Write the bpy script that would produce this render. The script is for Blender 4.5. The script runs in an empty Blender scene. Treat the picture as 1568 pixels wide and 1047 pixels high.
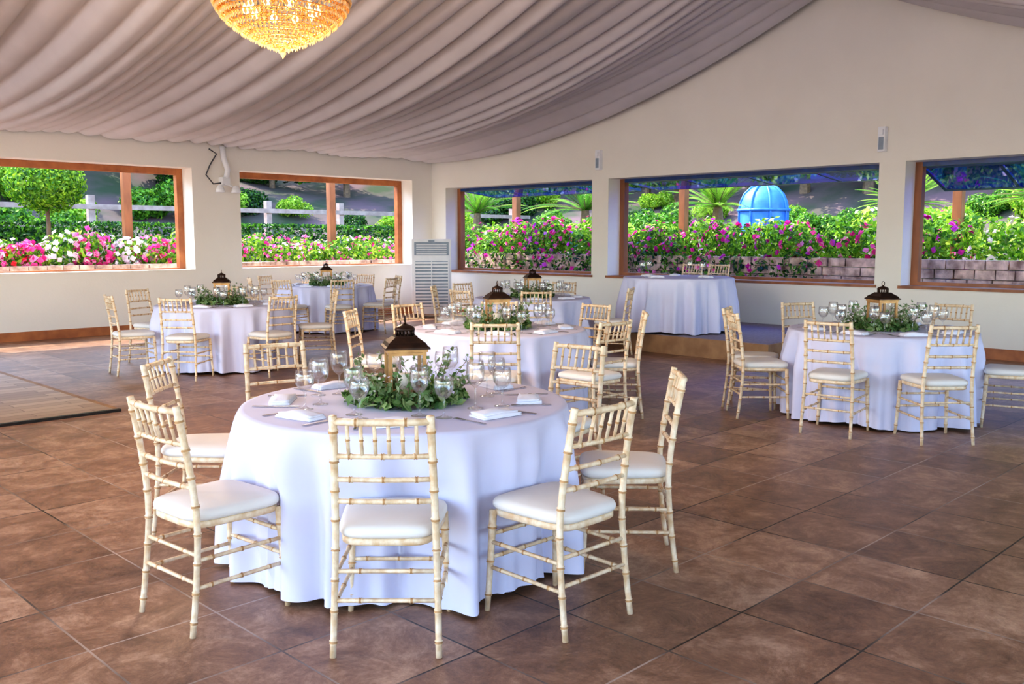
import bpy, math, random
import numpy as np
from mathutils import Vector, Matrix
random.seed(7); rng=np.random.default_rng(7)
S2=math.sqrt(2)
D=bpy.data
scene=bpy.context.scene
def link(o): scene.collection.objects.link(o); return o

# ------------------------------------------------------------ materials
def new_mat(name):
    m=D.materials.new(name); m.use_nodes=True
    nt=m.node_tree; b=nt.nodes['Principled BSDF']; return m,nt,b
def mat(name,c1,c2=None,scale=8,rough=.5,metal=0,bump=0,stretch=(1,1,1),spec=.5,emit=None,es=0,bscale=None,sheen=0):
    m,nt,b=new_mat(name)
    b.inputs['Roughness'].default_value=rough; b.inputs['Metallic'].default_value=metal
    b.inputs['Specular IOR Level'].default_value=spec
    if c2 is None: c2=tuple(x*.85 for x in c1)
    tc=nt.nodes.new('ShaderNodeTexCoord'); mp=nt.nodes.new('ShaderNodeMapping'); mp.inputs['Scale'].default_value=stretch
    nt.links.new(tc.outputs['Object'],mp.inputs['Vector'])
    n=nt.nodes.new('ShaderNodeTexNoise'); n.inputs['Scale'].default_value=scale; n.inputs['Detail'].default_value=5
    nt.links.new(mp.outputs[0],n.inputs['Vector'])
    r=nt.nodes.new('ShaderNodeValToRGB'); r.color_ramp.elements[0].position=.35; r.color_ramp.elements[1].position=.65
    r.color_ramp.elements[0].color=(*c1,1); r.color_ramp.elements[1].color=(*c2,1)
    nt.links.new(n.outputs['Fac'],r.inputs['Fac']); nt.links.new(r.outputs['Color'],b.inputs['Base Color'])
    if bump:
        n2=nt.nodes.new('ShaderNodeTexNoise'); n2.inputs['Scale'].default_value=bscale or scale*3
        nt.links.new(mp.outputs[0],n2.inputs['Vector'])
        bp=nt.nodes.new('ShaderNodeBump'); bp.inputs['Strength'].default_value=bump; bp.inputs['Distance'].default_value=.02
        nt.links.new(n2.outputs['Fac'],bp.inputs['Height']); nt.links.new(bp.outputs[0],b.inputs['Normal'])
    if emit:
        b.inputs['Emission Color'].default_value=(*emit,1); b.inputs['Emission Strength'].default_value=es
    return m
M={}
M['wall']=mat('plaster_wall',(.86,.81,.73),(.83,.78,.70),1.2,.85,bump=.08,bscale=30)
M['wood']=mat('limewashed_wood',(.86,.71,.51),(.70,.48,.27),34,.42,stretch=(1,1,.8),bump=.1)
M['node']=mat('brown_bamboo_node',(.58,.33,.14),(.45,.24,.10),30,.5)
M['cushion']=mat('ivory_cushion',(.80,.75,.69),(.77,.72,.65),5,.75)
M['cloth']=mat('lavender_white_cloth',(.66,.655,.82),(.68,.67,.83),3,.8,bump=.10,bscale=5)
M['drape']=mat('ceiling_drape_fabric',(.64,.60,.595),(.59,.555,.55),2,.7,bump=.04)
M['napkin']=mat('napkin_linen',(.84,.84,.92),(.80,.80,.90),20,.9)
M['redwood']=mat('stained_redwood',(.40,.15,.06),(.24,.09,.04),5,.5,stretch=(1,1,.3))
M['trimwood']=mat('orange_trim_wood',(.50,.18,.06),(.34,.11,.04),5,.45)
M['black']=mat('dark_iron',(.02,.018,.016),(.035,.025,.02),20,.4,metal=.6)
M['roofm']=mat('lantern_bronze_roof',(.07,.035,.022),(.035,.02,.015),20,.35,metal=.7)
M['bronze']=mat('lantern_brass_wood',(.58,.33,.13),(.42,.22,.08),20,.35,metal=.35)
M['gold']=mat('gold_metal',(.9,.55,.18),(.8,.45,.12),20,.25,metal=1)
M['candle']=mat('candle_wax',(.9,.85,.72),(.88,.82,.7),20,.6)
M['steel']=mat('silverware_steel',(.62,.6,.62),(.5,.48,.5),20,.2,metal=1)
M['white']=mat('white_plastic',(.86,.86,.87),(.82,.82,.84),10,.4)
M['grey']=mat('grey_blue_plastic',(.30,.36,.43),(.26,.31,.38),10,.4)
M['dgrey']=mat('dark_slot',(.08,.09,.1),(.06,.06,.07),10,.6)
M['stage']=mat('stage_carpet',(.32,.27,.30),(.26,.22,.26),30,.9)
M['stageside']=mat('stage_wood_side',(.40,.22,.10),(.28,.14,.06),5,.6)
M['frameblue']=mat('blue_painted_frame',(.015,.06,.22),(.015,.04,.13),8,.4)
M['fence']=mat('weathered_fence',(.50,.38,.33),(.36,.26,.22),6,.7)
M['bark']=mat('tree_bark',(.25,.16,.1),(.15,.1,.07),12,.9,bump=.4)
M['concrete']=mat('patio_concrete',(.50,.46,.43),(.43,.39,.37),2,.9)
M['hill']=mat('hillside_soil_grass',(.15,.09,.10),(.035,.06,.025),.6,.95,bump=.3,bscale=2)
M['bluep']=mat('blue_fibreglass',(.03,.16,.60),(.06,.26,.75),4,.5)
def stone_mat():
    m,nt,b=new_mat('stone_block'); b.inputs['Roughness'].default_value=.9
    oi=nt.nodes.new('ShaderNodeTexCoord'); n=nt.nodes.new('ShaderNodeTexNoise'); n.inputs['Scale'].default_value=6; n.inputs['Detail'].default_value=8
    nt.links.new(oi.outputs['Object'],n.inputs['Vector'])
    r=nt.nodes.new('ShaderNodeValToRGB'); r.color_ramp.elements[0].position=.3; r.color_ramp.elements[1].position=.7
    r.color_ramp.elements[0].color=(.26,.16,.13,1); r.color_ramp.elements[1].color=(.90,.66,.54,1)
    nt.links.new(n.outputs['Fac'],r.inputs['Fac']); nt.links.new(r.outputs['Color'],b.inputs['Base Color'])
    bp=nt.nodes.new('ShaderNodeBump'); bp.inputs['Strength'].default_value=.9; bp.inputs['Distance'].default_value=.06; nt.links.new(n.outputs['Fac'],bp.inputs['Height']); nt.links.new(bp.outputs[0],b.inputs['Normal'])
    return m
M['stone']=stone_mat()
def leaf_mat():
    m=D.materials.new('foliage'); m.use_nodes=True; nt=m.node_tree; nt.nodes.clear()
    out=nt.nodes.new('ShaderNodeOutputMaterial'); at=nt.nodes.new('ShaderNodeAttribute'); at.attribute_name='Col'
    d=nt.nodes.new('ShaderNodeBsdfDiffuse'); t=nt.nodes.new('ShaderNodeBsdfTranslucent'); g=nt.nodes.new('ShaderNodeBsdfGlossy'); g.inputs['Roughness'].default_value=.35
    mx=nt.nodes.new('ShaderNodeMixShader'); mx.inputs[0].default_value=.35; m2=nt.nodes.new('ShaderNodeMixShader'); m2.inputs[0].default_value=.03
    for s in (d,t): nt.links.new(at.outputs['Color'],s.inputs['Color'])
    nt.links.new(d.outputs[0],mx.inputs[1]); nt.links.new(t.outputs[0],mx.inputs[2]); nt.links.new(mx.outputs[0],m2.inputs[1]); nt.links.new(g.outputs[0],m2.inputs[2]); nt.links.new(m2.outputs[0],out.inputs[0])
    return m
M['leaf']=leaf_mat()
def glass_mat(name,tint=(1,1,1),base=.06,edge=.75,blend=.35):
    m=D.materials.new(name); m.use_nodes=True; nt=m.node_tree; nt.nodes.clear()
    out=nt.nodes.new('ShaderNodeOutputMaterial'); tr=nt.nodes.new('ShaderNodeBsdfTransparent'); tr.inputs[0].default_value=(*tint,1)
    g=nt.nodes.new('ShaderNodeBsdfGlossy'); g.inputs['Roughness'].default_value=.04
    lw=nt.nodes.new('ShaderNodeLayerWeight'); lw.inputs[0].default_value=blend
    mr=nt.nodes.new('ShaderNodeMapRange'); mr.inputs[3].default_value=base; mr.inputs[4].default_value=edge
    mx=nt.nodes.new('ShaderNodeMixShader')
    nt.links.new(lw.outputs['Facing'],mr.inputs[0]); nt.links.new(mr.outputs[0],mx.inputs[0]); nt.links.new(tr.outputs[0],mx.inputs[1]); nt.links.new(g.outputs[0],mx.inputs[2]); nt.links.new(mx.outputs[0],out.inputs[0])
    return m
M['glass']=glass_mat('clear_glass',base=.05,edge=.75,blend=.25); M['pane']=glass_mat('lantern_glass',base=.04,edge=.4); M['awnglass']=glass_mat('blue_tinted_glass',(.10,.32,1.0),.06,.25)
def crystal_mat():
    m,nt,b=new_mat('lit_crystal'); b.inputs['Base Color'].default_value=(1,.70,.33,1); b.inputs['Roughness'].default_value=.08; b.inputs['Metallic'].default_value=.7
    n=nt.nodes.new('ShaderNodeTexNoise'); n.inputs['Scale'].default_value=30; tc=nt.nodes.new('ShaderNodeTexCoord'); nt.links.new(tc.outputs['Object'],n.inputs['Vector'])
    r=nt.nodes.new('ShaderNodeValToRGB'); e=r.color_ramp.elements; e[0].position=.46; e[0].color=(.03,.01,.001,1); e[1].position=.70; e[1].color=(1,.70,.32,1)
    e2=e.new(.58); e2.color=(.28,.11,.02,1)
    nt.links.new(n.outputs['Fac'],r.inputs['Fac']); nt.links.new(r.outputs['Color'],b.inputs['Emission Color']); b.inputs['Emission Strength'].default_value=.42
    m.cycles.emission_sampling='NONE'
    return m
M['crystal']=crystal_mat()
M['bulb']=mat('warm_bulb',(1,.8,.5),(1,.8,.5),3,.5,emit=(1,.72,.35),es=3); M['bulb'].cycles.emission_sampling='NONE'
def tile_mat():
    m,nt,b=new_mat('terracotta_tile_floor')
    L=nt.links.new
    tc=nt.nodes.new('ShaderNodeTexCoord'); mp=nt.nodes.new('ShaderNodeMapping'); mp.inputs['Location'].default_value=(-.21,-.406,0)
    L(tc.outputs['Object'],mp.inputs['Vector'])
    br=nt.nodes.new('ShaderNodeTexBrick'); br.offset=0; br.squash=1
    br.inputs['Scale'].default_value=1; br.inputs['Brick Width'].default_value=.518; br.inputs['Row Height'].default_value=.518
    br.inputs['Mortar Size'].default_value=.005; br.inputs['Mortar Smooth'].default_value=.25; br.inputs['Bias'].default_value=0
    br.inputs['Color1'].default_value=(.0,.0,.0,1); br.inputs['Color2'].default_value=(1,1,1,1); br.inputs['Mortar'].default_value=(.5,.5,.5,1)
    L(mp.outputs[0],br.inputs['Vector'])
    n=nt.nodes.new('ShaderNodeTexNoise'); n.inputs['Scale'].default_value=3.8; n.inputs['Detail'].default_value=15; n.inputs['Roughness'].default_value=.86; n.inputs['Distortion'].default_value=.4
    L(tc.outputs['Object'],n.inputs['Vector'])
    ad=nt.nodes.new('ShaderNodeMath'); ad.operation='MULTIPLY_ADD'; ad.inputs[1].default_value=.11
    L(br.outputs['Color'],ad.inputs[0]); L(n.outputs['Fac'],ad.inputs[2])
    r=nt.nodes.new('ShaderNodeValToRGB'); e=r.color_ramp.elements
    e[0].position=.40; e[0].color=(.095,.043,.024,1); e[1].position=.74; e[1].color=(.60,.39,.26,1)
    e2=r.color_ramp.elements.new(.56); e2.color=(.285,.148,.086,1)
    L(ad.outputs[0],r.inputs['Fac'])
    n3=nt.nodes.new('ShaderNodeTexNoise'); n3.inputs['Scale'].default_value=.9; n3.inputs['Detail'].default_value=2; L(tc.outputs['Object'],n3.inputs['Vector'])
    gr=nt.nodes.new('ShaderNodeValToRGB'); gr.color_ramp.elements[0].position=.45; gr.color_ramp.elements[0].color=(.030,.020,.016,1); gr.color_ramp.elements[1].position=.60; gr.color_ramp.elements[1].color=(.46,.34,.27,1)
    L(n3.outputs['Fac'],gr.inputs['Fac'])
    mx=nt.nodes.new('ShaderNodeMixRGB'); L(gr.outputs['Color'],mx.inputs['Color2'])
    L(br.outputs['Fac'],mx.inputs['Fac']); L(r.outputs['Color'],mx.inputs['Color1']); L(mx.outputs[0],b.inputs['Base Color'])
    rr=nt.nodes.new('ShaderNodeMapRange'); rr.inputs[3].default_value=.20; rr.inputs[4].default_value=.50
    L(n.outputs['Fac'],rr.inputs[0]); L(rr.outputs[0],b.inputs['Roughness'])
    s=nt.nodes.new('ShaderNodeMath'); s.operation='MULTIPLY_ADD'; s.inputs[1].default_value=-1.0
    L(br.outputs['Fac'],s.inputs[0]); L(n.outputs['Fac'],s.inputs[2])
    bp=nt.nodes.new('ShaderNodeBump'); bp.inputs['Strength'].default_value=.3; bp.inputs['Distance'].default_value=.01
    L(s.outputs[0],bp.inputs['Height']); L(bp.outputs[0],b.inputs['Normal'])
    return m
M['tile']=tile_mat()
def plank_mat():
    m,nt,b=new_mat('dance_floor_planks'); L=nt.links.new
    tc=nt.nodes.new('ShaderNodeTexCoord')
    br=nt.nodes.new('ShaderNodeTexBrick'); br.inputs['Scale'].default_value=1; br.inputs['Brick Width'].default_value=.9; br.inputs['Row Height'].default_value=.15; br.inputs['Mortar Size'].default_value=.004
    br.inputs['Color1'].default_value=(.34,.22,.14,1); br.inputs['Color2'].default_value=(.52,.37,.24,1); br.inputs['Mortar'].default_value=(.14,.08,.05,1)
    L(tc.outputs['Object'],br.inputs['Vector']); L(br.outputs['Color'],b.inputs['Base Color']); b.inputs['Roughness'].default_value=.45
    return m
M['plank']=plank_mat()

# ------------------------------------------------------------ mesh builder
class MB:
    def __init__(s): s.v=[]; s.f=[]; s.mi=[]; s.sm=[]; s.mats=[]
    def m(s,k):
        if k not in s.mats: s.mats.append(k)
        return s.mats.index(k)
    def add(s,vs,fs,k,smooth=True):
        o=len(s.v); s.v+= [tuple(p) for p in vs]; i=s.m(k)
        for f in fs: s.f.append(tuple(o+a for a in f)); s.mi.append(i); s.sm.append(smooth)
    def box(s,a,b,k,M4=None):
        x0,y0,z0=a; x1,y1,z1=b
        vs=[(x0,y0,z0),(x1,y0,z0),(x1,y1,z0),(x0,y1,z0),(x0,y0,z1),(x1,y0,z1),(x1,y1,z1),(x0,y1,z1)]
        if M4 is not None: vs=[tuple(M4@Vector(p)) for p in vs]
        s.add(vs,[(3,2,1,0),(4,5,6,7),(0,1,5,4),(1,2,6,5),(2,3,7,6),(3,0,4,7)],k,False)
    def tube(s,pts,rad,k,seg=8,cap=True,ks=None):
        pts=[Vector(p) for p in pts]; n=len(pts)
        if not isinstance(rad,(list,tuple)): rad=[rad]*n
        t0=(pts[1]-pts[0]).normalized(); ref=Vector((0,0,1)) if abs(t0.z)<.9 else Vector((1,0,0))
        nx=t0.cross(ref).normalized(); vs=[]
        for i,p in enumerate(pts):
            t=(pts[min(i+1,n-1)]-pts[max(i-1,0)]).normalized()
            nx=(nx-t*nx.dot(t)).normalized(); ny=t.cross(nx)
            for j in range(seg):
                a=2*math.pi*j/seg; vs.append(p+(nx*math.cos(a)+ny*math.sin(a))*rad[i])
        fs=[]
        for i in range(n-1):
            for j in range(seg):
                j2=(j+1)%seg; fs.append((i*seg+j,i*seg+j2,(i+1)*seg+j2,(i+1)*seg+j))
        if cap: fs.append(tuple(range(seg))[::-1]); fs.append(tuple((n-1)*seg+j for j in range(seg)))
        o=len(s.mi); s.add(vs,fs,k)
        if ks:
            q=s.m(ks[0])
            for i in range(n-1):
                if ks[1][i]:
                    for j in range(seg): s.mi[o+i*seg+j]=q
    def lathe(s,prof,k,seg=24,c=(0,0,0),smooth=True,rot=0):
        vs=[];fs=[]; n=len(prof)
        for r,z in prof:
            for j in range(seg):
                a=2*math.pi*j/seg+rot; vs.append((c[0]+r*math.cos(a),c[1]+r*math.sin(a),c[2]+z))
        for i in range(n-1):
            for j in range(seg):
                j2=(j+1)%seg; fs.append((i*seg+j,i*seg+j2,(i+1)*seg+j2,(i+1)*seg+j))
        s.add(vs,fs,k,smooth)
    def torus(s,R,r,k,c=(0,0,0),seg=40,ms=8):
        vs=[];fs=[]
        for i in range(seg):
            a=2*math.pi*i/seg
            for j in range(ms):
                b=2*math.pi*j/ms; q=R+r*math.cos(b); vs.append((c[0]+q*math.cos(a),c[1]+q*math.sin(a),c[2]+r*math.sin(b)))
        for i in range(seg):
            for j in range(ms): fs.append((i*ms+j,((i+1)%seg)*ms+j,((i+1)%seg)*ms+(j+1)%ms,i*ms+(j+1)%ms))
        s.add(vs,fs,k)
    def octa(s,c,r,h,k):
        x,y,z=c; vs=[(x+r,y,z),(x,y+r,z),(x-r,y,z),(x,y-r,z),(x,y,z+h),(x,y,z-h)]
        s.add(vs,[(0,1,4),(1,2,4),(2,3,4),(3,0,4),(1,0,5),(2,1,5),(3,2,5),(0,3,5)],k,False)
    def mesh(s,name):
        me=D.meshes.new(name); me.from_pydata(s.v,[],s.f)
        for k in s.mats: me.materials.append(M[k])
        me.polygons.foreach_set('material_index',s.mi); me.polygons.foreach_set('use_smooth',s.sm); me.update(); return me
    def obj(s,name,loc=(0,0,0),rz=0,parent=None,bevel=0):
        o=link(D.objects.new(name,s.mesh(name))); o.location=loc; o.rotation_euler[2]=rz
        if parent: o.parent=parent
        if bevel:
            b=o.modifiers.new('bevel','BEVEL'); b.width=bevel; b.segments=2; b.limit_method='ANGLE'
        return o
def inst(me,name,loc,rz=0,sc=1,parent=None):
    o=link(D.objects.new(name,me)); o.location=loc; o.rotation_euler[2]=rz; o.scale=(sc,sc,sc) if not isinstance(sc,tuple) else sc
    if parent: o.parent=parent
    return o

# ------------------------------------------------------------ leaf clouds
def leaf_cloud(C,size,col,aspect=.5,outward=None,k='leaf',jit=.8):
    C=np.asarray(C,float); n=len(C); size=np.broadcast_to(size,(n,))
    nrm=rng.normal(size=(n,3))
    if outward is not None: nrm=outward*1.0+nrm*jit*.6
    nrm/=np.linalg.norm(nrm,axis=1)[:,None]
    a=np.cross(nrm,rng.normal(size=(n,3))); a/=np.linalg.norm(a,axis=1)[:,None]; b=np.cross(nrm,a)
    l=(size*.5)[:,None]; w=l*aspect
    V=np.stack([C-a*l,C+b*w+a*l*.1+nrm*l*.12,C+a*l,C-b*w+a*l*.1+nrm*l*.12],1).reshape(-1,3)
    return V,np.repeat(np.asarray(col,float),4,axis=0)
def cloud_mesh(name,parts,extra=None):
    V=np.concatenate([p[0] for p in parts]); Cc=np.concatenate([p[1] for p in parts]); nl=len(V)//4
    me=D.meshes.new(name); 
    F=np.arange(nl*4).reshape(-1,4)
    ev=[];ef=[]
    if extra: ev=extra.v; ef=extra.f
    if ev: 
        allv=np.concatenate([V,np.array(ev)])
    else: allv=V
    faces=F.tolist()+[tuple(len(V)+i for i in f) for f in ef]
    me.from_pydata(allv.tolist(),[],faces)
    me.materials.append(M['leaf'])
    if ev:
        for k in extra.mats: me.materials.append(M[k])
        mi=[0]*nl+[1+i for i in extra.mi]; me.polygons.foreach_set('material_index',mi)
    ca=me.color_attributes.new('Col','FLOAT_COLOR','POINT')
    col=np.ones((len(allv),4)); col[:len(V),:3]=Cc; ca.data.foreach_set('color',col.ravel())
    me.update(); return me
def cols(n,base,var=.35):
    base=np.array(base); idx=rng.integers(0,len(base),n); c=base[idx]*(1+var*(rng.random((n,1))*2-1)); return np.clip(c,0,1)
def blob(n,c,rad,shell=.25):
    d=rng.normal(size=(n,3)); d/=np.linalg.norm(d,axis=1)[:,None]
    r=1-shell*rng.random((n,1)); return np.array(c)+d*r*np.array(rad), d
GREEN=[(.08,.23,.02),(.13,.33,.025),(.04,.14,.02),(.20,.40,.035)]
LIME=[(.26,.48,.03),(.38,.60,.05),(.14,.33,.02),(.46,.62,.09)]
DARK=[(.012,.045,.018),(.02,.07,.022),(.045,.12,.025)]
PINK=[(.95,.10,.42),(.95,.34,.60),(.8,.04,.30)]
MAG=[(.65,.02,.28),(.8,.04,.42),(.65,.08,.6)]
REDS=[(.9,.03,.06),(.95,.18,.26)]
WHT=[(.98,.92,.95),(.98,.78,.88)]
def bush_parts(c,rad,n,pal,ls,flow=None,nf=0,fs=.07):
    P=[];C,d=blob(n,c,rad,.35); P.append(leaf_cloud(C,ls*(.7+.6*rng.random(n)),cols(n,pal),.5,d))
    if nf:
        C,d=blob(nf,c,tuple(r*1.04 for r in rad),.05)
        for _ in range(2): P.append(leaf_cloud(C,fs*(.7+.6*rng.random(nf)),cols(nf,flow,.15),.9,d))
    return P

# ------------------------------------------------------------ room shell
H_L0,H_L1=1.03,2.78; H_R0,H_R1=.91,2.62
XR,XO=12.93,13.4; YL,YO=15.35,15.85; Y0=-2.8; X0=-4.2; YR=6.27
b=MB(); b.box((X0-2.5,Y0,-.06),(XO,YO,0),'tile'); b.obj('floor')
b=MB(); Lw=[(-2.5,2.6),(3.3,7.55),(8.45,12.40)]
b.box((X0,YL,0),(XO,YO,H_L0),'wall'); b.box((X0,YL,H_L1),(XO,YO,3.55),'wall')
xs=[X0]+[v for w in Lw for v in w]+[XO]
for i in range(0,len(xs),2): b.box((xs[i],YL,H_L0),(xs[i+1],YO,H_L1),'wall')
b.obj('wall_left')
b=MB(); Rw=[(-2.3,.85),(1.25,5.30),(5.67,10.52),(10.90,14.90)]
b.box((XR,Y0,0),(XO,YL,H_R0),'wall')
ys=[Y0]+[v for w in Rw for v in w]+[YL]
for i in range(0,len(ys),2): b.box((XR,ys[i],H_R0),(XO,ys[i+1],H_R1),'wall')
pr=[(Y0,H_R1),(YL,H_R1),(YL,3.62),(YR,6.0),(Y0,3.62)]
vs=[(XR,y,z) for y,z in pr]+[(XO,y,z) for y,z in pr]; n=5
b.add(vs,[tuple(range(n))[::-1],tuple(range(n,2*n))]+[(i,(i+1)%n,n+(i+1)%n,n+i) for i in range(n)],'wall',False)
b.obj('wall_right')
b=MB(); Fw=[(-3.4,.8),(1.6,5.8),(6.6,11.6)]  # unseen wall, added to block daylight here so it comes from the left
b.box((X0,Y0-.4,0),(XR,Y0,H_R0),'wall'); b.box((X0,Y0-.4,2.7),(XR,Y0,3.4),'wall')
xs=[X0]+[v for w in Fw for v in w]+[XR]
for i in range(0,len(xs),2): b.box((xs[i],Y0-.4,H_R0),(xs[i+1],Y0,2.7),'wall')
b.obj('wall_rear_light_block')
b=MB()
for (ya,yb) in ((YO+.3,YR),(YR,Y0-.6)):
    za=3.55 if ya>YR else 6.0; zb=6.0 if ya>YR else 3.4
    vs=[(X0-.2,ya,za),(XO+.3,ya,za),(XO+.3,yb,zb),(X0-.2,yb,zb)]; vs+=[(x,y,z+.12) for x,y,z in vs]
    b.add(vs,[(0,1,2,3),(7,6,5,4),(0,4,5,1),(1,5,6,2),(2,6,7,3),(3,7,4,0)],'wall',False)
b.obj('ceiling')
b=MB(); b.box((X0,YL-.03,0),(XR,YL,.14),'trimwood'); b.obj('baseboard_left')
b=MB(); b.box((XR-.03,Y0,0),(XR,5.82,.14),'trimwood'); b.box((XR-.03,8.84,0),(XR,YL-.03,.14),'trimwood'); b.obj('baseboard_right')

# windows
wn=0
for (a,c) in Lw:
    wn+=1; b=MB(); y0,y1=YO-.14,YO-.02; t=.11
    b.box((a,y0,H_L0),(a+t,y1,H_L1),'trimwood'); b.box((c-t,y0,H_L0),(c,y1,H_L1),'trimwood')
    b.box((a+t,y0,H_L1-t),(c-t,y1,H_L1),'trimwood'); b.box((a+t,y0,H_L0),(c-t,y1,H_L0+.03),'trimwood')
    b.obj('window_%d'%wn,bevel=.006)
for i,(a,c) in enumerate(Rw):
    wn+=1; b=MB(); x0,x1=XO-.14,XO-.02; t=.10
    b.box((x0,c-t,H_R0),(x1,c,H_R1),'redwood'); b.box((x0,a,H_R0),(x1,a+.04,H_R1),'redwood')
    b.box((x0,a+.04,H_R1-.06),(x1,c-t,H_R1),'frameblue'); b.box((x0,a+.04,H_R0),(x1,c-t,H_R0+.05),'redwood')
    drop=.30 if i<2 else .10
    def sash(u,w,y):
        return (XO+.03+u*.95, y, H_R1-.06-drop*u+w)
    def bar(u0,u1,ya,yb,k='frameblue',th=.035):
        vs=[sash(u0,0,ya),sash(u1,0,ya),sash(u1,0,yb),sash(u0,0,yb)]; vs+=[(x,y,z+th) for x,y,z in vs]
        b.add(vs,[(3,2,1,0),(4,5,6,7),(0,1,5,4),(1,2,6,5),(2,3,7,6),(3,0,4,7)],k,False)
    bar(0,.06,a,c); bar(.93,1,a,c,th=.06); nb=4
    for j in range(nb+1):
        y=a+(c-a-.05)*j/nb; bar(.06,.93,y,y+.05)
    bar(.06,.93,a+.05,c,'awnglass',.006)
    b.obj('window_%d'%wn)
b=MB(); 
for a,c in Rw: b.box((XR-.03,a-.03,H_R0-.035),(XR+.3,c+.03,H_R0+.004),'redwood')
b.obj('trim_1')
b=MB(); 
for a,c in Lw: b.box((a-.0,YL-.02,H_L0-.02),(c,YL+.34,H_L0+.006),'wall')
b.obj('trim_2')

# ceiling drape
def prof(s): return 3.22+1.97*(1-s)**2.1
def pleat(x,s):
    xx=x+.16*math.sin(x*1.1+1.6*s)+.10*math.sin(x*2.3+.7)
    p=math.sin(xx*2*math.pi/.66+.5*math.sin(3*s+x))
    q=math.sin(xx*2*math.pi/.29+1.3+1.2*s); w=math.sin(x*2*math.pi/2.1+.8)
    am=(.095+.045*math.sin(x*.9))*(.35+.65*math.sin(math.pi*min(1,max(0,s))**.8)+.25)
    cr=(1-abs(p))**1.3
    return cr*am*1.25-.05-q*am*.17*(.5+.5*math.sin(x*3.1+2*s))-w*.08*(.3+math.sin(math.pi*s))
b=MB(); nx=700; ny=44; xa,xb=-4.0,12.80
for sgn in (1,-1):
    vs=[];fs=[]
    for i in range(nx+1):
        x=xa+(xb-xa)*i/nx
        for j in range(ny+1):
            s=j/ny; vs.append((x,YR+sgn*s*9.03,prof(s)+pleat(x,s)))
    for i in range(nx):
        for j in range(ny):
            q=i*(ny+1)+j; f=(q,q+ny+1,q+ny+2,q+1); fs.append(f if sgn>0 else f[::-1])
    b.add(vs,fs,'drape')
b.obj('ceiling_drape')
b=MB()
for i in range(34):
    y=8.3+i*.2; s=(y-YR)/9.03; x=2.55; z=prof(s)+pleat(x,s)-.035
    b.lathe([(0,-.012),(.009,-.006),(.011,0),(.006,.01),(0,.012)],'bulb',8,(x,y,z))
    if i: b.tube([pv,(x,y,z+.01)],.0015,'white',4,False)
    pv=(x,y,z+.01)
b.obj('fairy_lights')

# dance floor + stage
b=MB(); b.box((-2.5,8.42,0),(3.31,13.6,.022),'plank'); b.box((-2.5,8.37,0),(3.36,8.42,.024),'black'); b.box((3.31,8.42,0),(3.36,13.6,.024),'stageside'); b.obj('dance_floor')
b=MB(); b.box((10.42,5.9,.03),(XR-.002,8.78,.25),'stage'); b.box((10.38,5.86,0),(10.42,8.82,.245),'stageside'); b.box((10.42,5.86,0),(XR-.002,5.9,.245),'stageside'); b.box((10.42,8.78,0),(XR-.002,8.82,.245),'stageside'); b.obj('stage_platform')

# ------------------------------------------------------------ chair
def bamboo(b,pts,r,sp=.11,seg=8,k='wood',taper=None):
    pts=[Vector(p) for p in pts]; L=[0]
    for i in range(1,len(pts)): L.append(L[-1]+(pts[i]-pts[i-1]).length)
    T=L[-1]; sam=[(l,1,0) for l in L]; nn=max(1,int(T/sp))
    for i in range(nn):
        c=T*(i+.5)/nn
        sam+=[(c-.010,1,0),(c-.005,1.32,1),(c-.001,1.02,1),(c+.004,1.32,0),(c+.009,1,0)]
    sam.sort(); P=[];R=[];G=[]
    for l,f,g in sam:
        l=min(max(l,0),T); i=max(j for j in range(len(L)) if L[j]<=l+1e-9); i=min(i,len(L)-2)
        t=(l-L[i])/(L[i+1]-L[i]); P.append(pts[i].lerp(pts[i+1],t)); rr=r*f
        if taper: rr*=taper[0]+(taper[1]-taper[0])*l/T
        R.append(rr); G.append(g)
    q=[P[0]];w=[R[0]];gg=[G[0]]
    for p,rr,g in zip(P[1:],R[1:],G[1:]):
        if (p-q[-1]).length>1e-4: q.append(p); w.append(rr); gg.append(g)
    b.tube(q,w,k,seg,ks=('node',gg))
def rearx(z): return .198-.022*min(1,z/.915)
def reary(z):
    return -.190-.045*max(0,(.45-z)/.45)**1.5-.065*max(0,(z-.45)/.465)**1.4
b=MB()
for s in (-1,1):
    zs=[0,.1,.2,.3,.4,.5,.6,.7,.8,.9,.918]
    bamboo(b,[(s*rearx(z),reary(z),z) for z in zs],.0145,.105,taper=(.85,1.05))
    bamboo(b,[(s*.207,.205,0),(s*.197,.195,.22),(s*.19,.185,.435)],.0145,.11,taper=(.8,1.15))
    for z in (.19,.30): 
        bamboo(b,[(s*rearx(z),reary(z),z),(s*.197,.195,z)],.0085,.13,6)
for z in (.23,.33):
    bamboo(b,[(-.197,.195,z),(.197,.195,z)],.0085,.13,6); 
for z in (.21,.32): bamboo(b,[(-rearx(z),reary(z),z),(rearx(z),reary(z),z)],.0085,.13,6)
for z,r,c in ((.897,.0135,.022),(.765,.010,.012),(.675,.010,.012),(.59,.010,.012)):
    bamboo(b,[(x*rearx(z),reary(z)-c*(1-x*x),z) for x in (-1,-.6,-.2,.2,.6,1)],r,.12,8)
for i in range(6):
    x=-.125+.05*i; u=x/.178
    p0=(x,reary(.765)-.012*(1-u*u),.765); p1=(x,reary(.897)-.022*(1-u*u),.897); bamboo(b,[p0,p1],.0075,.14,6)
def outline(sc,z,N=36):
    o=[]
    for i in range(N):
        a=2*math.pi*i/N; ca,sa=math.cos(a),math.sin(a); e=.38
        x=math.copysign(abs(ca)**e,ca); y=math.copysign(abs(sa)**e,sa)
        hw=.192+.018*y; o.append((x*hw*sc,(y*.205+.004)*sc,z))
    return o
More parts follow.
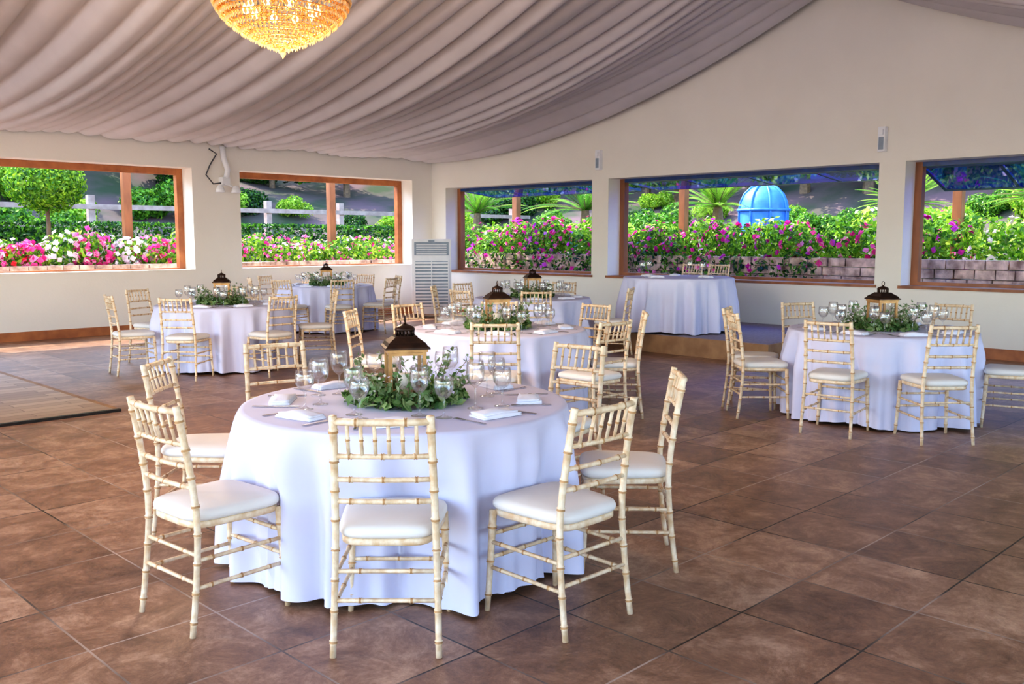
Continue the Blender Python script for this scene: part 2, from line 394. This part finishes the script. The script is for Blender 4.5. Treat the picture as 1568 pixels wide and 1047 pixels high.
def stack(b,lv,k):
    vs=[];N=36
    for sc,z in lv: vs+=outline(sc,z)
    fs=[(i*N+j,i*N+(j+1)%N,(i+1)*N+(j+1)%N,(i+1)*N+j) for i in range(len(lv)-1) for j in range(N)]
    fs.append(tuple((len(lv)-1)*N+j for j in range(N))); fs.append(tuple(range(N))[::-1]); b.add(vs,fs,k)
stack(b,[(.96,.415),(.99,.42),(.99,.438),(.96,.442)],'wood')
stack(b,[(.93,.440),(1.0,.447),(1.035,.458),(1.035,.470),(1.0,.484),(.9,.493),(.6,.499),(.2,.501)],'cushion')
chair_me=b.mesh('dining_chair')
def diag(d,r): return ((d+r)/S2,(d-r)/S2)
def add_chair(x,y,fx,fy,z=0):
    l=math.hypot(fx,fy); fx/=l; fy/=l
    return inst(chair_me,'dining_chair',(x+fx*.235,y+fy*.235,z),math.atan2(-fx,fy))

# ------------------------------------------------------------ tables
R=.79
def make_table(cx,cy,chairs,z0=0,seed=0,name='banquet_table'):
    rnd=random.Random(seed); ph=[rnd.random()*6.28 for _ in range(6)]
    e=link(D.objects.new(name,None)); e.location=(cx,cy,z0)
    b=MB(); N=300; rings=[(0,.766),(.3,.766),(.6,.766),(.76,.765),(.783,.762),(.79,.752)]
    zs=[.73,.70,.65,.6,.55,.5,.45,.4,.35,.28,.2,.12,.05,.012]
    ch=[]
    for (x,y,fx,fy) in chairs:
        dx,dy=x-cx,y-cy; ch.append((math.atan2(dy,dx),math.hypot(dx,dy)-.455))
    vs=[(0,0,.766)]
    for r,z in rings[1:]:
        for j in range(N): a=2*math.pi*j/N; vs.append((r*math.cos(a),r*math.sin(a),z))
    for z in zs:
        t=(.752-z)/.74
        for j in range(N):
            a=2*math.pi*j/N
            g=math.sin(15*a+ph[0]+1.3*math.sin(2*a+ph[3])); g=math.copysign(abs(g)**.75,g)
            f=.80*g+.42*math.sin(25*a+ph[1]+.6*math.sin(3*a))+.25*math.sin(8*a+ph[2])+.28*math.sin(43*a+ph[4])*t
            am=.074*min(1,t*1.8)**.7
            r=R+.040*t**.8+am*f
            for ca,rc in ch:
                da=(a-ca+math.pi)%(2*math.pi)-math.pi
                if rc<r and abs(da)<.8:
                    w=math.exp(-(da/.30)**4); q=min(1,max(0,(.60-z)/.12)); q=q*q*(3-2*q)
                    r=r+(rc-.012+.030*f-r)*w*q
            hem=z if z>.02 else z+.012*(1+math.sin(5*a+ph[5]))
            vs.append((r*math.cos(a),r*math.sin(a),hem))
    K=len(rings)-1+len(zs); fs=[(0,1+j,1+(j+1)%N) for j in range(N)]
    for i in range(K-1):
        for j in range(N):
            j2=(j+1)%N; fs.append((1+i*N+j,1+(i+1)*N+j,1+(i+1)*N+j2,1+i*N+j2))
    b.add(vs,fs,'cloth'); o=b.obj('tablecloth',parent=e)
    b=MB(); b.lathe([(0,.735),(.755,.735),(.755,.76),(0,.76)],'wood',40); b.lathe([(.05,0.05),(.05,.735)],'black',12)
    for k in range(4):
        a=k*math.pi/2+.4; b.tube([(0,0,.3),(.3*math.cos(a),.3*math.sin(a),.02)],.02,'black')
    b.obj('table_base',parent=e)
    return e
def goblet(h,rb,rs,name):
    b=MB(); st=h*.46
    pr=[(0,0),(rs,.0),(rs,.003),(rs*.5,.006),(.006,.014),(.0045,.03),(.0045,st-.01),(.009,st),(rb*.6,st+.012),(rb*.93,st+.035),(rb,st+.06),(rb*.96,h-.02),(rb*.86,h),
        (rb*.84,h),(rb*.93,h-.02),(rb*.96,st+.06),(rb*.88,st+.035),(rb*.55,st+.016),(0,st+.008)]
    b.lathe(pr,'glass',20); return b.mesh(name)
wine_me=goblet(.225,.043,.038,'wine_glass'); water_me=goblet(.185,.045,.038,'water_goblet')
b=MB()
for i,(w,l,ox,oy) in enumerate(((.105,.055,0,0),(.10,.052,.004,-.003),(.097,.046,-.004,.004))):
    z0=.001+i*.007; N=12; vs=[];fs=[]
    for a in range(N+1):
        for c in range(5):
            u=a/N*2-1; v=c/4*2-1; z=z0+.008+.006*math.sin(u*3+i)*(1-v*v)+.006*(1-u*u)*(1-abs(v)**3)
            vs.append((u*w+ox,v*l*(1-.12*u)+oy,z))
    for a in range(N):
        for c in range(4): q=a*5+c; fs.append((q,q+5,q+6,q+1))
    o=len(vs); vs+=[(x,y,z0) for x,y,z in vs]
    for a in range(N):
        fs.append((a*5,o+a*5,o+a*5+5,a*5+5)); q=a*5+4; fs.append((q,q+5,o+q+5,o+q))
    for c in range(4): fs.append((c,c+1,o+c+1,o+c)); q=N*5+c; fs.append((q,o+q,o+q+1,q+1))
    b.add(vs,fs,'napkin')
napkin_me=b.mesh('folded_napkin')
b=MB(); b.box((-.004,-.10,.002),(.004,.03,.005),'steel'); b.box((-.011,.03,.002),(.011,.05,.005),'steel'); b.box((-.007,-.1,.002),(.007,-.06,.005),'steel')
for i in range(4): b.box((-.011+i*.0063,.05,.002),(-.0075+i*.0063,.09,.005),'steel')
fork_me=b.mesh('dinner_fork')
b=MB(); b.box((-.006,-.11,.002),(.006,-.01,.006),'steel'); b.add([(-.008,-.01,.003),(.006,-.01,.003),(.006,.10,.003),(0,.115,.003),(-.008,.09,.003),(-.008,-.01,.006),(.006,-.01,.005),(.006,.10,.005),(0,.115,.005),(-.008,.09,.006)],[(4,3,2,1,0),(5,6,7,8,9),(0,1,6,5),(1,2,7,6),(2,3,8,7),(3,4,9,8),(4,0,5,9)],'steel',False)
knife_me=b.mesh('dinner_knife')
# lantern
b=MB(); w=.082; E=.262
b.box((-.1,-.1,0),(.1,.1,.018),'bronze'); b.box((-.09,-.09,.018),(.09,.09,.028),'bronze')
for sx in (-1,1):
    for sy in (-1,1): b.box((sx*w-.009,sy*w-.009,.028),(sx*w+.009,sy*w+.009,E-.012),'bronze')
b.box((-.098,-.098,E-.014),(.098,.098,E),'bronze')
for s in (-1,1):
    b.box((-w+.009,s*w-.0015,.03),(w-.009,s*w+.0015,E-.02),'pane'); b.box((s*w-.0015,-w+.009,.03),(s*w+.0015,w-.009,E-.02),'pane')
    for z in (.03,E-.03): b.box((-w,s*w-.006,z),(w,s*w+.006,z+.014),'bronze'); b.box((s*w-.006,-w,z),(s*w+.006,w,z+.014),'bronze')
def sq(prof): b.lathe([(r*S2,z) for r,z in prof],'roofm',4,smooth=False,rot=math.pi/4)
sq([(0,E),(.108,E),(.108,E+.008),(.098,E+.014),(.088,E+.03),(.055,E+.054),(.052,E+.06),(.0,E+.06)])
for i in range(14):
    a=2*math.pi*i/14; b.tube([(.042*math.cos(a),.042*math.sin(a),E+.06),(.042*math.cos(a),.042*math.sin(a),E+.088)],.005,'roofm',6)
b.lathe([(0,E+.086),(.050,E+.086),(.050,E+.092),(.042,E+.102),(.02,E+.112),(.007,E+.117),(.007,E+.122),(0,E+.124)],'roofm',20)
b.tube([(.02*math.cos(a),0,E+.138+.018*math.sin(a)) for a in [i*math.pi/8 for i in range(17)]],.003,'roofm',6,False)
b.lathe([(0,.028),(.036,.028),(.036,.13),(.03,.135),(0,.132)],'candle',20); b.tube([(0,0,.132),(0,0,.145)],.0015,'black',5)
lantern_me=b.mesh('candle_lantern')
def wreath(n,seed):
    r=np.random.default_rng(seed)
    a=r.random(n)*2*np.pi; rad=.145+.15*r.random(n)**.9; z=.012+.085*r.random(n)**1.2*(1.15-(rad-.145)/.15*.75)
    C=np.stack([rad*np.cos(a),rad*np.sin(a),z],1)
    out=np.stack([np.cos(a)*.5,np.sin(a)*.5,np.ones(n)],1)
    P=[leaf_cloud(C,.042+.034*r.random(n),cols(n,[(.13,.25,.07),(.22,.36,.13),(.06,.14,.04),(.36,.47,.20)],.25),.66,out,jit=1.4)]
    ex=MB(); m=32; CC=[]
    for i in range(m):
        t=i/m*2*math.pi+r.random()*.2; rr=.15+.09*r.random(); hh=.07+.15*r.random()**1.3; le=.5+.9*r.random()
        p=[(rr*math.cos(t)*(1+k*.13*le),rr*math.sin(t)*(1+k*.13*le),.01+hh*k/4) for k in range(5)]
        ex.tube(p,.0018,'bark',5)
        for k in range(1,5):
            for q in range(5): CC.append(np.array(p[k])+r.normal(size=3)*.014)
    CC=np.array(CC); P.append(leaf_cloud(CC,.032+.012*r.random(len(CC)),cols(len(CC),[(.22,.32,.15),(.36,.44,.25),(.14,.25,.09)],.2),.55))
    nw=80; a=r.random(nw)*6.28; rad=.15+.13*r.random(nw); C=np.stack([rad*np.cos(a),rad*np.sin(a),.06+.09*r.random(nw)],1)
    P.append(leaf_cloud(C,.018,cols(nw,[(.8,.8,.75),(.7,.6,.75)],.1),.9))
    return cloud_mesh('eucalyptus_wreath',P,ex)
wreath_me=[wreath(720,1),wreath(680,2)]

def dress(cx,cy,z,angles,seed,lan_rz=.3,cut=True):
    rnd=random.Random(seed); zt=z+.7665
    inst(lantern_me,'candle_lantern',(cx,cy,zt),lan_rz)
    inst(wreath_me[seed%2],'eucalyptus_wreath',(cx,cy,zt),rnd.random()*6)
    for a in angles:
        ux,uy=math.cos(a),math.sin(a); tx,ty=-uy,ux
        def at(r,t): return (cx+ux*r+tx*t,cy+uy*r+ty*t,zt)
        inst(napkin_me,'folded_napkin',at(.60,rnd.uniform(-.02,.02)),a+math.pi/2+rnd.uniform(-.25,.25))
        inst(wine_me,'wine_glass',at(.40,.10+rnd.uniform(-.02,.02)),0)
        inst(water_me,'water_goblet',at(.45,.20+rnd.uniform(-.015,.015)),0)
        if cut:
            inst(fork_me,'dinner_fork',at(.60,-.16),a+math.pi/2+rnd.uniform(-.1,.1)); inst(knife_me,'dinner_knife',at(.60,.15),a+math.pi/2+rnd.uniform(-.1,.1))
def setup(cd,cr,lst,seed,z=0,cut=True):
    cx,cy=diag(cd,cr); ch=[]; ang=[]
    for it in lst:
        od,orr=it[:2]; x,y=diag(cd+od,cr+orr)
        f=diag(it[2],it[3]) if len(it)>2 else (cx-x,cy-y)
        ch.append((x,y,f[0],f[1])); ang.append(math.atan2(y-cy,x-cx))
    make_table(cx,cy,ch,z,seed)
    for c in ch: add_chair(*c,z=z)
    base=ang[0]; angs=[base+k*math.pi/4 for k in range(8)]
    dress(cx,cy,z,angs,seed,lan_rz=math.pi/4+.25,cut=cut)
setup(4.48,-.52,[(-1.17,.05,1,.0),(-.87,-.88,.76,.65),(-.90,.87,.72,-.69),(-.08,1.30,.05,-1),(.36,-1.33,-.02,1),(1.2,-.94,-.85,.5),(1.12,.92)],1)
setup(8.23,-.13,[(-1.15,0),(-1.0,.93),(-.1,1.28),(.15,-1.32),(.9,.95),(.95,-.9),(1.27,0)],2)
setup(11.35,-3.55,[(-1.25,-.12),(-.75,-1.05),(.55,-1.25),(-.85,.95),(.4,1.3),(1.3,-.1)],3)
setup(16.0,-3.2,[(1.27*math.cos(a+.39),1.27*math.sin(a+.39)) for a in [k*math.pi/4 for k in range(8)]],4,cut=False)
setup(12.7,.28,[(-1.25,.02),(-.95,-.93),(.1,-1.35),(.95,-1.0),(1.25,.50),(-.42,1.28)],5,cut=False)
setup(8.15,3.26,[(-1.25,.04),(-.92,-.78,.80,.60),(.0,-1.3),(.55,-1.22),(1.25,-.35),(1.0,1.1),(-.6,1.12)],6)
cx,cy=11.17,7.78
make_table(cx,cy,[],.25,9)
for y in (8.52,8.03): add_chair(12.62,y,-1,0,.25)
for a in (0.3,1.5,2.6,4.4):
    inst(wine_me,'wine_glass',(cx+.55*math.cos(a),cy+.55*math.sin(a),1.0165)); inst(napkin_me,'folded_napkin',(cx+.45*math.cos(a+.4),cy+.45*math.sin(a+.4),1.0165),a)

# ------------------------------------------------------------ chandelier
def chandelier(x,y,zt,name='crystal_chandelier'):
    b=MB()
    levels=[(.05,.015),(.11,.038),(.175,.065),(.24,.097),(.30,.13),(.355,.168),(.405,.208),(.445,.25),(.475,.295),(.495,.335)]
    b.octa((0,0,-.01),.030,.045,'crystal')
    for r,z in levels:
        b.torus(r*.97,.0045,'gold',(0,0,z+.028),36,5)
        n=max(6,int(2*math.pi*r/.036))
        for i in range(n):
            a=2*math.pi*i/n; b.octa((r*math.cos(a),r*math.sin(a),z),.0145,.026,'crystal')
            a+=math.pi/n; b.octa((r*.985*math.cos(a),r*.985*math.sin(a),z+.022),.008,.010,'crystal')
    for zz,r in ((.355,.50),(.385,.505),(.415,.49)):
        b.torus(r,.007,'gold',(0,0,zz),48,6)
    for i in range(90):
        a=2*math.pi*i/90
        for zz,rr in ((.37,.51),(.40,.505)): b.octa((rr*math.cos(a),rr*math.sin(a),zz),.012,.017,'crystal')
    for i in range(56):
        a=2*math.pi*i/56
        for k in range(18):
            t=k/17; r=.40*(1-t)**1.7+.10; z=.42+.62*t; b.octa((r*math.cos(a),r*math.sin(a),z),.012,.019,'crystal')
    b.torus(.12,.012,'gold',(0,0,1.05),24,6)
    for i in range(20):
        a=2*math.pi*i/20; b.octa((.13*math.cos(a),.13*math.sin(a),1.10),.014,.035,'crystal')
    b.lathe([(0,1.2),(.03,1.18),(.05,1.1),(.03,1.06),(0,1.05)],'gold',16)
    b.tube([(0,0,1.18),(0,0,5.08-zt)],.012,'gold',8)
    for i in range(10):
        a=2*math.pi*i/10; r=.26; b.lathe([(0,.26),(.02,.27),(.028,.30),(.012,.34),(0,.36)],'bulb',10,(r*math.cos(a),r*math.sin(a),0))
        b.tube([(0,0,.40),(r*math.cos(a),r*math.sin(a),.27)],.005,'gold',5)
    o=b.obj(name,(x,y,zt))
    l=D.lights.new('chandelier_lamp','POINT'); l.energy=170; l.color=(1,.74,.5); l.shadow_soft_size=.25
    lo=link(D.objects.new('chandelier_lamp',l)); lo.parent=o; lo.location=(0,0,-.42)
    return o
chandelier(3.84,YR,2.95); chandelier(-1.6,YR,2.95)  # second one is unseen, added behind the camera to fill the room with light

# ------------------------------------------------------------ evaporative cooler
b=MB(); W,Dp,Hh=.39,.27,1.56
b.box((-W,-Dp,.08),(W,Dp,Hh),'white'); 
b.box((-W+.05,-Dp-.012,Hh-.32),(W-.05,-Dp,Hh-.06),'grey')
for i in range(5): b.box((-W+.09,-Dp-.02,Hh-.30+i*.045),(W-.09,-Dp-.012,Hh-.285+i*.045),'white')
b.box((-.06,-Dp-.022,Hh-.055),(.06,-Dp,Hh-.02),'grey')
b.box((-W+.06,-Dp-.008,.22),(W-.06,-Dp,1.12),'grey')
for i in range(14): b.box((-W+.05,-Dp-.03,.24+i*.064),(W-.05,-Dp-.008,.276+i*.064),'white')
for i in range(3): b.box((-W+.05+i*(2*W-.12)/2,-Dp-.035,.22),(-W+.07+i*(2*W-.12)/2,-Dp-.008,1.12),'white')
for sx in (-1,1):
    for sy in (-1,1): b.lathe([(0,0),(.03,.0),(.035,.04),(.03,.08),(0,.08)],'dgrey',10,(sx*.3,sy*.2,0))
cxx,cyy=diag(18.7,-1.62)
b.obj('evaporative_cooler',(cxx,cyy,0),-math.pi/4+.1,bevel=.012)
for y,z in ((10.71,2.95),(5.62,2.93)):
    b=MB(); b.box((-.09,-.05,-.17),(0,.05,.17),'white'); b.box((-.095,-.035,-.14),(-.09,.035,.03),'grey'); b.box((-.12,-.03,.06),(-.09,.03,.13),'white')
    b.obj('wall_speaker',(XR,y,z),bevel=.01)
b=MB(); b.tube([(0,-.03,.75),(0,-.06,.55),(.05,-.10,.35),(.02,-.1,.2)],.05,'white',10); b.box((-.07,-.14,.08),(.07,0,.22),'white')
for s in (-1,1):
    b.tube([(0,-.1,.12),(s*.12,-.16,.05)],.02,'white',8); b.lathe([(0,.10),(.04,.09),(.075,.02),(.085,-.03),(.07,-.03),(0,-.01)],'white',16,(s*.15,-.19,-.02))
b.tube([(-.25,-.02,.7),(-.12,-.04,.62),(-.25,-.04,.42),(-.33,-.04,.25),(-.2,-.04,.1),(-.05,-.08,.12)],.012,'dgrey',8)
b.obj('security_floodlight',(8.12,YL,2.42))

# ------------------------------------------------------------ outdoors
b=MB(); b.box((-60,-60,-.12),(80,80,-.065),'concrete'); b.obj('ground')
def hillh(x,y):
    dx=max(x-14.6,0); dy=max(y-16.9,0); dd=math.hypot(dx,dy)
    nz=math.sin(x*.31+1)*math.cos(y*.27)+.5*math.sin(x*.7+y*.5)
    return 1.02+.055*dd+.30*max(dd-9.5,0)+.5*nz*min(1,max(0,dd-8)/12)
xs=list(np.arange(-40,14.6,1.3))+list(np.arange(14.6,75,1.1)); ysl=list(np.arange(-35,16.9,1.3))+list(np.arange(16.9,75,1.1))
b=MB(); idx={};vs=[];fs=[]
for i,x in enumerate(xs):
    for j,y in enumerate(ysl):
        if x>=14.59 or y>=16.89: idx[(i,j)]=len(vs); vs.append((x,y,hillh(x,y)))
for i in range(len(xs)-1):
    for j in range(len(ysl)-1):
        k=[(i,j),(i+1,j),(i+1,j+1),(i,j+1)]
        if all(q in idx for q in k): fs.append(tuple(idx[q] for q in k))
b.add(vs,fs,'hill'); b.obj('hillside')
def stonewall(name,p0,p1,h,face):
    b=MB(); Ltot=math.hypot(p1[0]-p0[0],p1[1]-p0[1]); ux,uy=(p1[0]-p0[0])/Ltot,(p1[1]-p0[1])/Ltot; ang=math.atan2(uy,ux)
    rows=int(h/.145); rnd=random.Random(3)
    for r in range(rows):
        x=-.17*(r%2)
        while x<Ltot:
            w=.26+rnd.random()*.10; M4=Matrix.Translation((p0[0],p0[1],0))@Matrix.Rotation(ang,4,'Z')
            o=rnd.uniform(-.04,.04); b.box((max(x,0)+.008,-.14+o+.012*r*face,-.05+r*.145+.008),(min(x+w,Ltot)-.008,.14+o+.012*r*face,-.05+(r+1)*.145-.004),'stone',M4); x+=w
    return b.obj(name,bevel=.035)
stonewall('stone_retaining_wall',(14.40,-12),(14.40,16.7),1.35,-1)
stonewall('stone_retaining_wall',(-14,16.75),(14.4,16.75),1.2,1)
def flowerbed(name,pts,n,pal,flow,nf,rad,ls=.10,fs=.085):
    P=[]
    for (x,y,z) in pts:
        fl=random.choice(flow); rr=tuple(r*random.uniform(.8,1.2) for r in rad)
        P+=bush_parts((x,y,z),rr,n,pal,ls,fl,int(nf*random.uniform(.2,1.3)),fs)
    me=cloud_mesh(name,P); return link(D.objects.new(name,me))
pts=[(x+random.uniform(-.12,.12),17.0+random.uniform(-.05,.35),1.18+random.uniform(-.12,.24)) for x in np.arange(1.5,8.3,.30)]
flowerbed('flower_bed',pts,240,GREEN+LIME,[PINK,REDS+PINK,WHT,WHT+PINK,WHT,WHT],105,(.30,.30,.34),fs=.11)
pts=[(x+random.uniform(-.1,.1),17.0+random.uniform(-.05,.35),1.13+random.uniform(-.10,.16)) for x in np.arange(8.5,13.6,.40)]
flowerbed('flower_bed',pts,300,LIME+GREEN,[PINK,WHT+PINK,PINK],40,(.36,.36,.34),fs=.09)
pts=[(x,17.95+random.uniform(-.1,.1),1.26+random.uniform(-.05,.15)) for x in np.arange(2,17,.55)]
flowerbed('flower_bed',pts,240,LIME+GREEN,[WHT,PINK],40,(.4,.35,.35))
def hedge(name,x0,x1,y0,y1,z0,z1,n,pal):
    C=rng.random((n,3)); f=rng.integers(0,4,n); C[f==0,2]=1-.06*rng.random((f==0).sum()); C[f==1,1]=.1*rng.random((f==1).sum()); C[f==2,1]=1-.1*rng.random((f==2).sum())
    C=C*np.array([x1-x0,y1-y0,z1-z0])+np.array([x0,y0,z0]); me=cloud_mesh(name,[leaf_cloud(C,.11,cols(n,pal),.55)]); return link(D.objects.new(name,me))
hedge('clipped_hedge',1,20,19.3,20.1,1.05,1.90,15000,GREEN[:3]+DARK)
pts=[(14.75+random.uniform(-.1,.3),y,1.38+random.uniform(-.14,.24)) for y in np.arange(5.4,17.5,.40)]
flowerbed('flower_bed',pts,360,GREEN+LIME[:1],[MAG,PINK,MAG],32,(.38,.38,.40),fs=.11)
pts=[(14.33,y,1.02+random.uniform(-.1,.1)) for y in np.arange(7.6,16.0,.62)]
flowerbed('flower_bed',pts,230,GREEN+DARK,[MAG,MAG,PINK],18,(.20,.34,.42),fs=.10)
pts=[(14.95+random.uniform(-.1,.3),y,1.45+random.uniform(-.08,.2)) for y in np.arange(-2,5.4,.5)]
flowerbed('flower_bed',pts,360,LIME+GREEN,[MAG,WHT],10,(.42,.42,.36))
pts=[(16.2+random.uniform(-.3,.3),y,1.50+random.uniform(-.18,.3)) for y in np.arange(-2,20,.7)]
flowerbed('flower_bed',pts,400,LIME+LIME+GREEN,[MAG,WHT,PINK],12,(.5,.5,.45),.13)
sh=[]
for pal,nm in ((LIME,0),(GREEN,1),(DARK+GREEN[:1],2)):
    P=[]
    for _ in range(9):
        c=rng.normal(size=3)*np.array([.45,.45,.22])+np.array([0,0,.65]); P+=bush_parts(c,(.55,.55,.45),380,pal,.15)
    sh.append(cloud_mesh('garden_shrub',P))
def shrub(x,y,i,s): inst(sh[i],'garden_shrub',(x,y,hillh(x,y)-.1),random.random()*6,s)
rnd=random.Random(11)
for _ in range(60):
    if rnd.random()<.68: x=rnd.uniform(19.5,27); y=rnd.uniform(0,26)
    else: x=rnd.uniform(6,20); y=rnd.uniform(25.5,34)
    if 18.5<x<23 and 10.0<y<14: continue
    shrub(x,y,rnd.choice([0,0,1,2]),rnd.uniform(.5,1.0))
tr=[]
for pal in (GREEN+DARK,DARK+DARK+GREEN[2:3],LIME+GREEN):
    P=[]; ex=MB(); ex.tube([(0,0,-.5),(.05,0,1),(-.05,.05,2.2),(0,0,3.4)],[.18,.14,.11,.05],'bark')
    for k in range(5):
        a=k*1.26; ex.tube([(0,0,1.5+.2*k),(.9*math.cos(a),.9*math.sin(a),2.6+.2*k)],[.07,.03],'bark',6)
    for _ in range(20):
        c=rng.normal(size=3)*np.array([.9,.9,.85])+np.array([0,0,2.6]); P+=bush_parts(c,(.75,.75,.55),260,pal,.24)
    tr.append(cloud_mesh('garden_tree',P,ex))
def tree(x,y,i,s): inst(tr[i],'garden_tree',(x,y,hillh(x,y)-.3*s),rnd.random()*6,s)
for y in np.arange(-4,34,2.1): tree(27.5+rnd.uniform(-1,1.5),y+rnd.uniform(-.6,.6),rnd.choice([0,1,1]),rnd.uniform(.8,1.15))
for x in np.arange(4,28,2.4): tree(x+rnd.uniform(-.8,.8),32.0+rnd.uniform(-2.0,2),rnd.choice([0,1,1]),rnd.uniform(.7,1.1))
for _ in range(34):
    if rnd.random()<.55: x=rnd.uniform(31,44); y=rnd.uniform(-6,38)
    else: x=rnd.uniform(-2,30); y=rnd.uniform(36,50)
    tree(x,y,rnd.choice([0,1,1,2]),rnd.uniform(.8,1.5))
P=bush_parts((0,0,0),(.72,.72,.55),5600,GREEN+LIME[:2],.085); ex=MB(); ex.tube([(0,0,-1.45),(.02,0,-.8),(0,0,-.2)],[.05,.04,.035],'bark')
me=cloud_mesh('topiary_tree',P,ex); inst(me,'topiary_tree',(6.25,18.6,2.60))
def palm(nf,Ln,seed,droop):
    r=random.Random(seed); P=[]; ex=MB(); ex.tube([(0,0,-1.1),(0,0,-.3),(0,0,.0)],[.15,.13,.09],'bark')
    Vs=[];Cs=[]
    for i in range(nf):
        a=r.random()*6.28; el=r.uniform(.05,1.35); L=Ln*r.uniform(.8,1.1); p=Vector((0,0,0)); pts=[]
        dirh=Vector((math.cos(a),math.sin(a),0)); n=16
        for k in range(n+1):
            e=el-droop*(k/n)**1.5; pts.append(p.copy()); p=p+(dirh*math.cos(e)+Vector((0,0,math.sin(e))))*(L/n)
        ex.tube(pts,[.012*(1-k/(n+2)) for k in range(n+1)],'bark',4)
        side=Vector((-math.sin(a),math.cos(a),0)); g=r.choice([(.08,.26,.03),(.16,.38,.04),(.32,.54,.07)])
        for k in range(1,n+1):
            t=(pts[k]-pts[k-1]).normalized(); up=side.cross(t)
            for s in (-1,1):
                for h in (0,.5):
                    q=pts[k-1].lerp(pts[k],h); ll=.15*Ln*math.sin(math.pi*(.12+.85*k/n))**.7; dirv=(side*s+t*.8+up*.25).normalized(); wv=t*.014
                    Vs+=[q-wv,q+dirv*ll*.5-wv*.9,q+dirv*ll,q+dirv*ll*.5+wv*1.2]; Cs+=[g]*4
    P.append((np.array([tuple(v) for v in Vs]),np.array(Cs)))
    return cloud_mesh('sago_palm',P,ex)
pm=palm(44,1.25,1,.6); pm2=palm(36,1.5,5,.8)
for x,y,m_,s in ((17.2,11.0,pm,1.0),(17.2,14.7,pm2,1.0),(16.9,18.2,pm2,.95),(17.6,4.9,pm,.8),(18.6,7.6,pm,.8)):
    inst(m_,'sago_palm',(x,y,2.25),x,s)
def post(x,y): 
    b=MB(); b.box((-.075,-.075,hillh(x,y)-.2),(.075,.075,3.35),'redwood'); b.box((-.1,-.1,3.15),(.1,.1,3.25),'redwood'); b.obj('wooden_post',(x,y,0),bevel=.01)
for x in (2.9,7.40,12.0): post(x,17.75)
for y in (0.4,5.58,10.87,15.6): post(15.75,y)
def fence(x0,x1,y):
    b=MB(); 
    for x in np.arange(x0,x1+.01,2.4): b.box((x-.08,y-.08,hillh(x,y)-.1),(x+.08,y+.08,2.62),'fence')
    for z in (1.85,2.28): b.box((x0,y-.12,z),(x1,y-.07,z+.12),'fence')
    b.obj('ranch_fence')
fence(4,24,23.2)
b=MB(); b.lathe([(.62,-.7),(.62,0),(.59,.2),(.5,.4),(.33,.56),(.15,.63),(0,.65)],'bluep',24)
for i in range(8):
    a=2*math.pi*i/8; b.tube([(.63*math.cos(a)*c,.63*math.sin(a)*c,z) for c,z in ((1,-.7),(1,0),(.95,.2),(.8,.41),(.54,.57),(.2,.65))],.03,'bluep',6)
b.torus(.64,.04,'bluep',(0,0,0),32,6); b.obj('blue_dome_playhouse',(21.6,12.45,2.30))

# ------------------------------------------------------------ light
w=D.worlds.new('sky'); scene.world=w; w.use_nodes=True; nt=w.node_tree; bg=nt.nodes['Background']
sk=nt.nodes.new('ShaderNodeTexSky'); sk.sky_type='NISHITA'; sk.sun_disc=False; sk.sun_elevation=math.radians(50); sk.sun_rotation=math.radians(-18); sk.air_density=1.0
nt.links.new(sk.outputs[0],bg.inputs[0]); bg.inputs[1].default_value=1.2
sd=Vector((-.2,.60,.80)).normalized()
sl=D.lights.new('sun','SUN'); sl.energy=8.0; sl.angle=.01; sl.color=(1,.91,.78); so=link(D.objects.new('sun',sl)); so.rotation_euler=sd.to_track_quat('Z','Y').to_euler(); so.location=(0,30,30)

cam=D.cameras.new('camera'); co=link(D.objects.new('camera',cam)); co.location=(0,0,1.55); co.rotation_euler=(math.radians(90-6.3),0,math.radians(-45))
cam.lens=32.6; cam.sensor_width=36; cam.clip_end=300; scene.camera=co
scene.view_settings.view_transform='Standard'
try: scene.view_settings.look='Medium High Contrast'
except Exception as e: print(e)
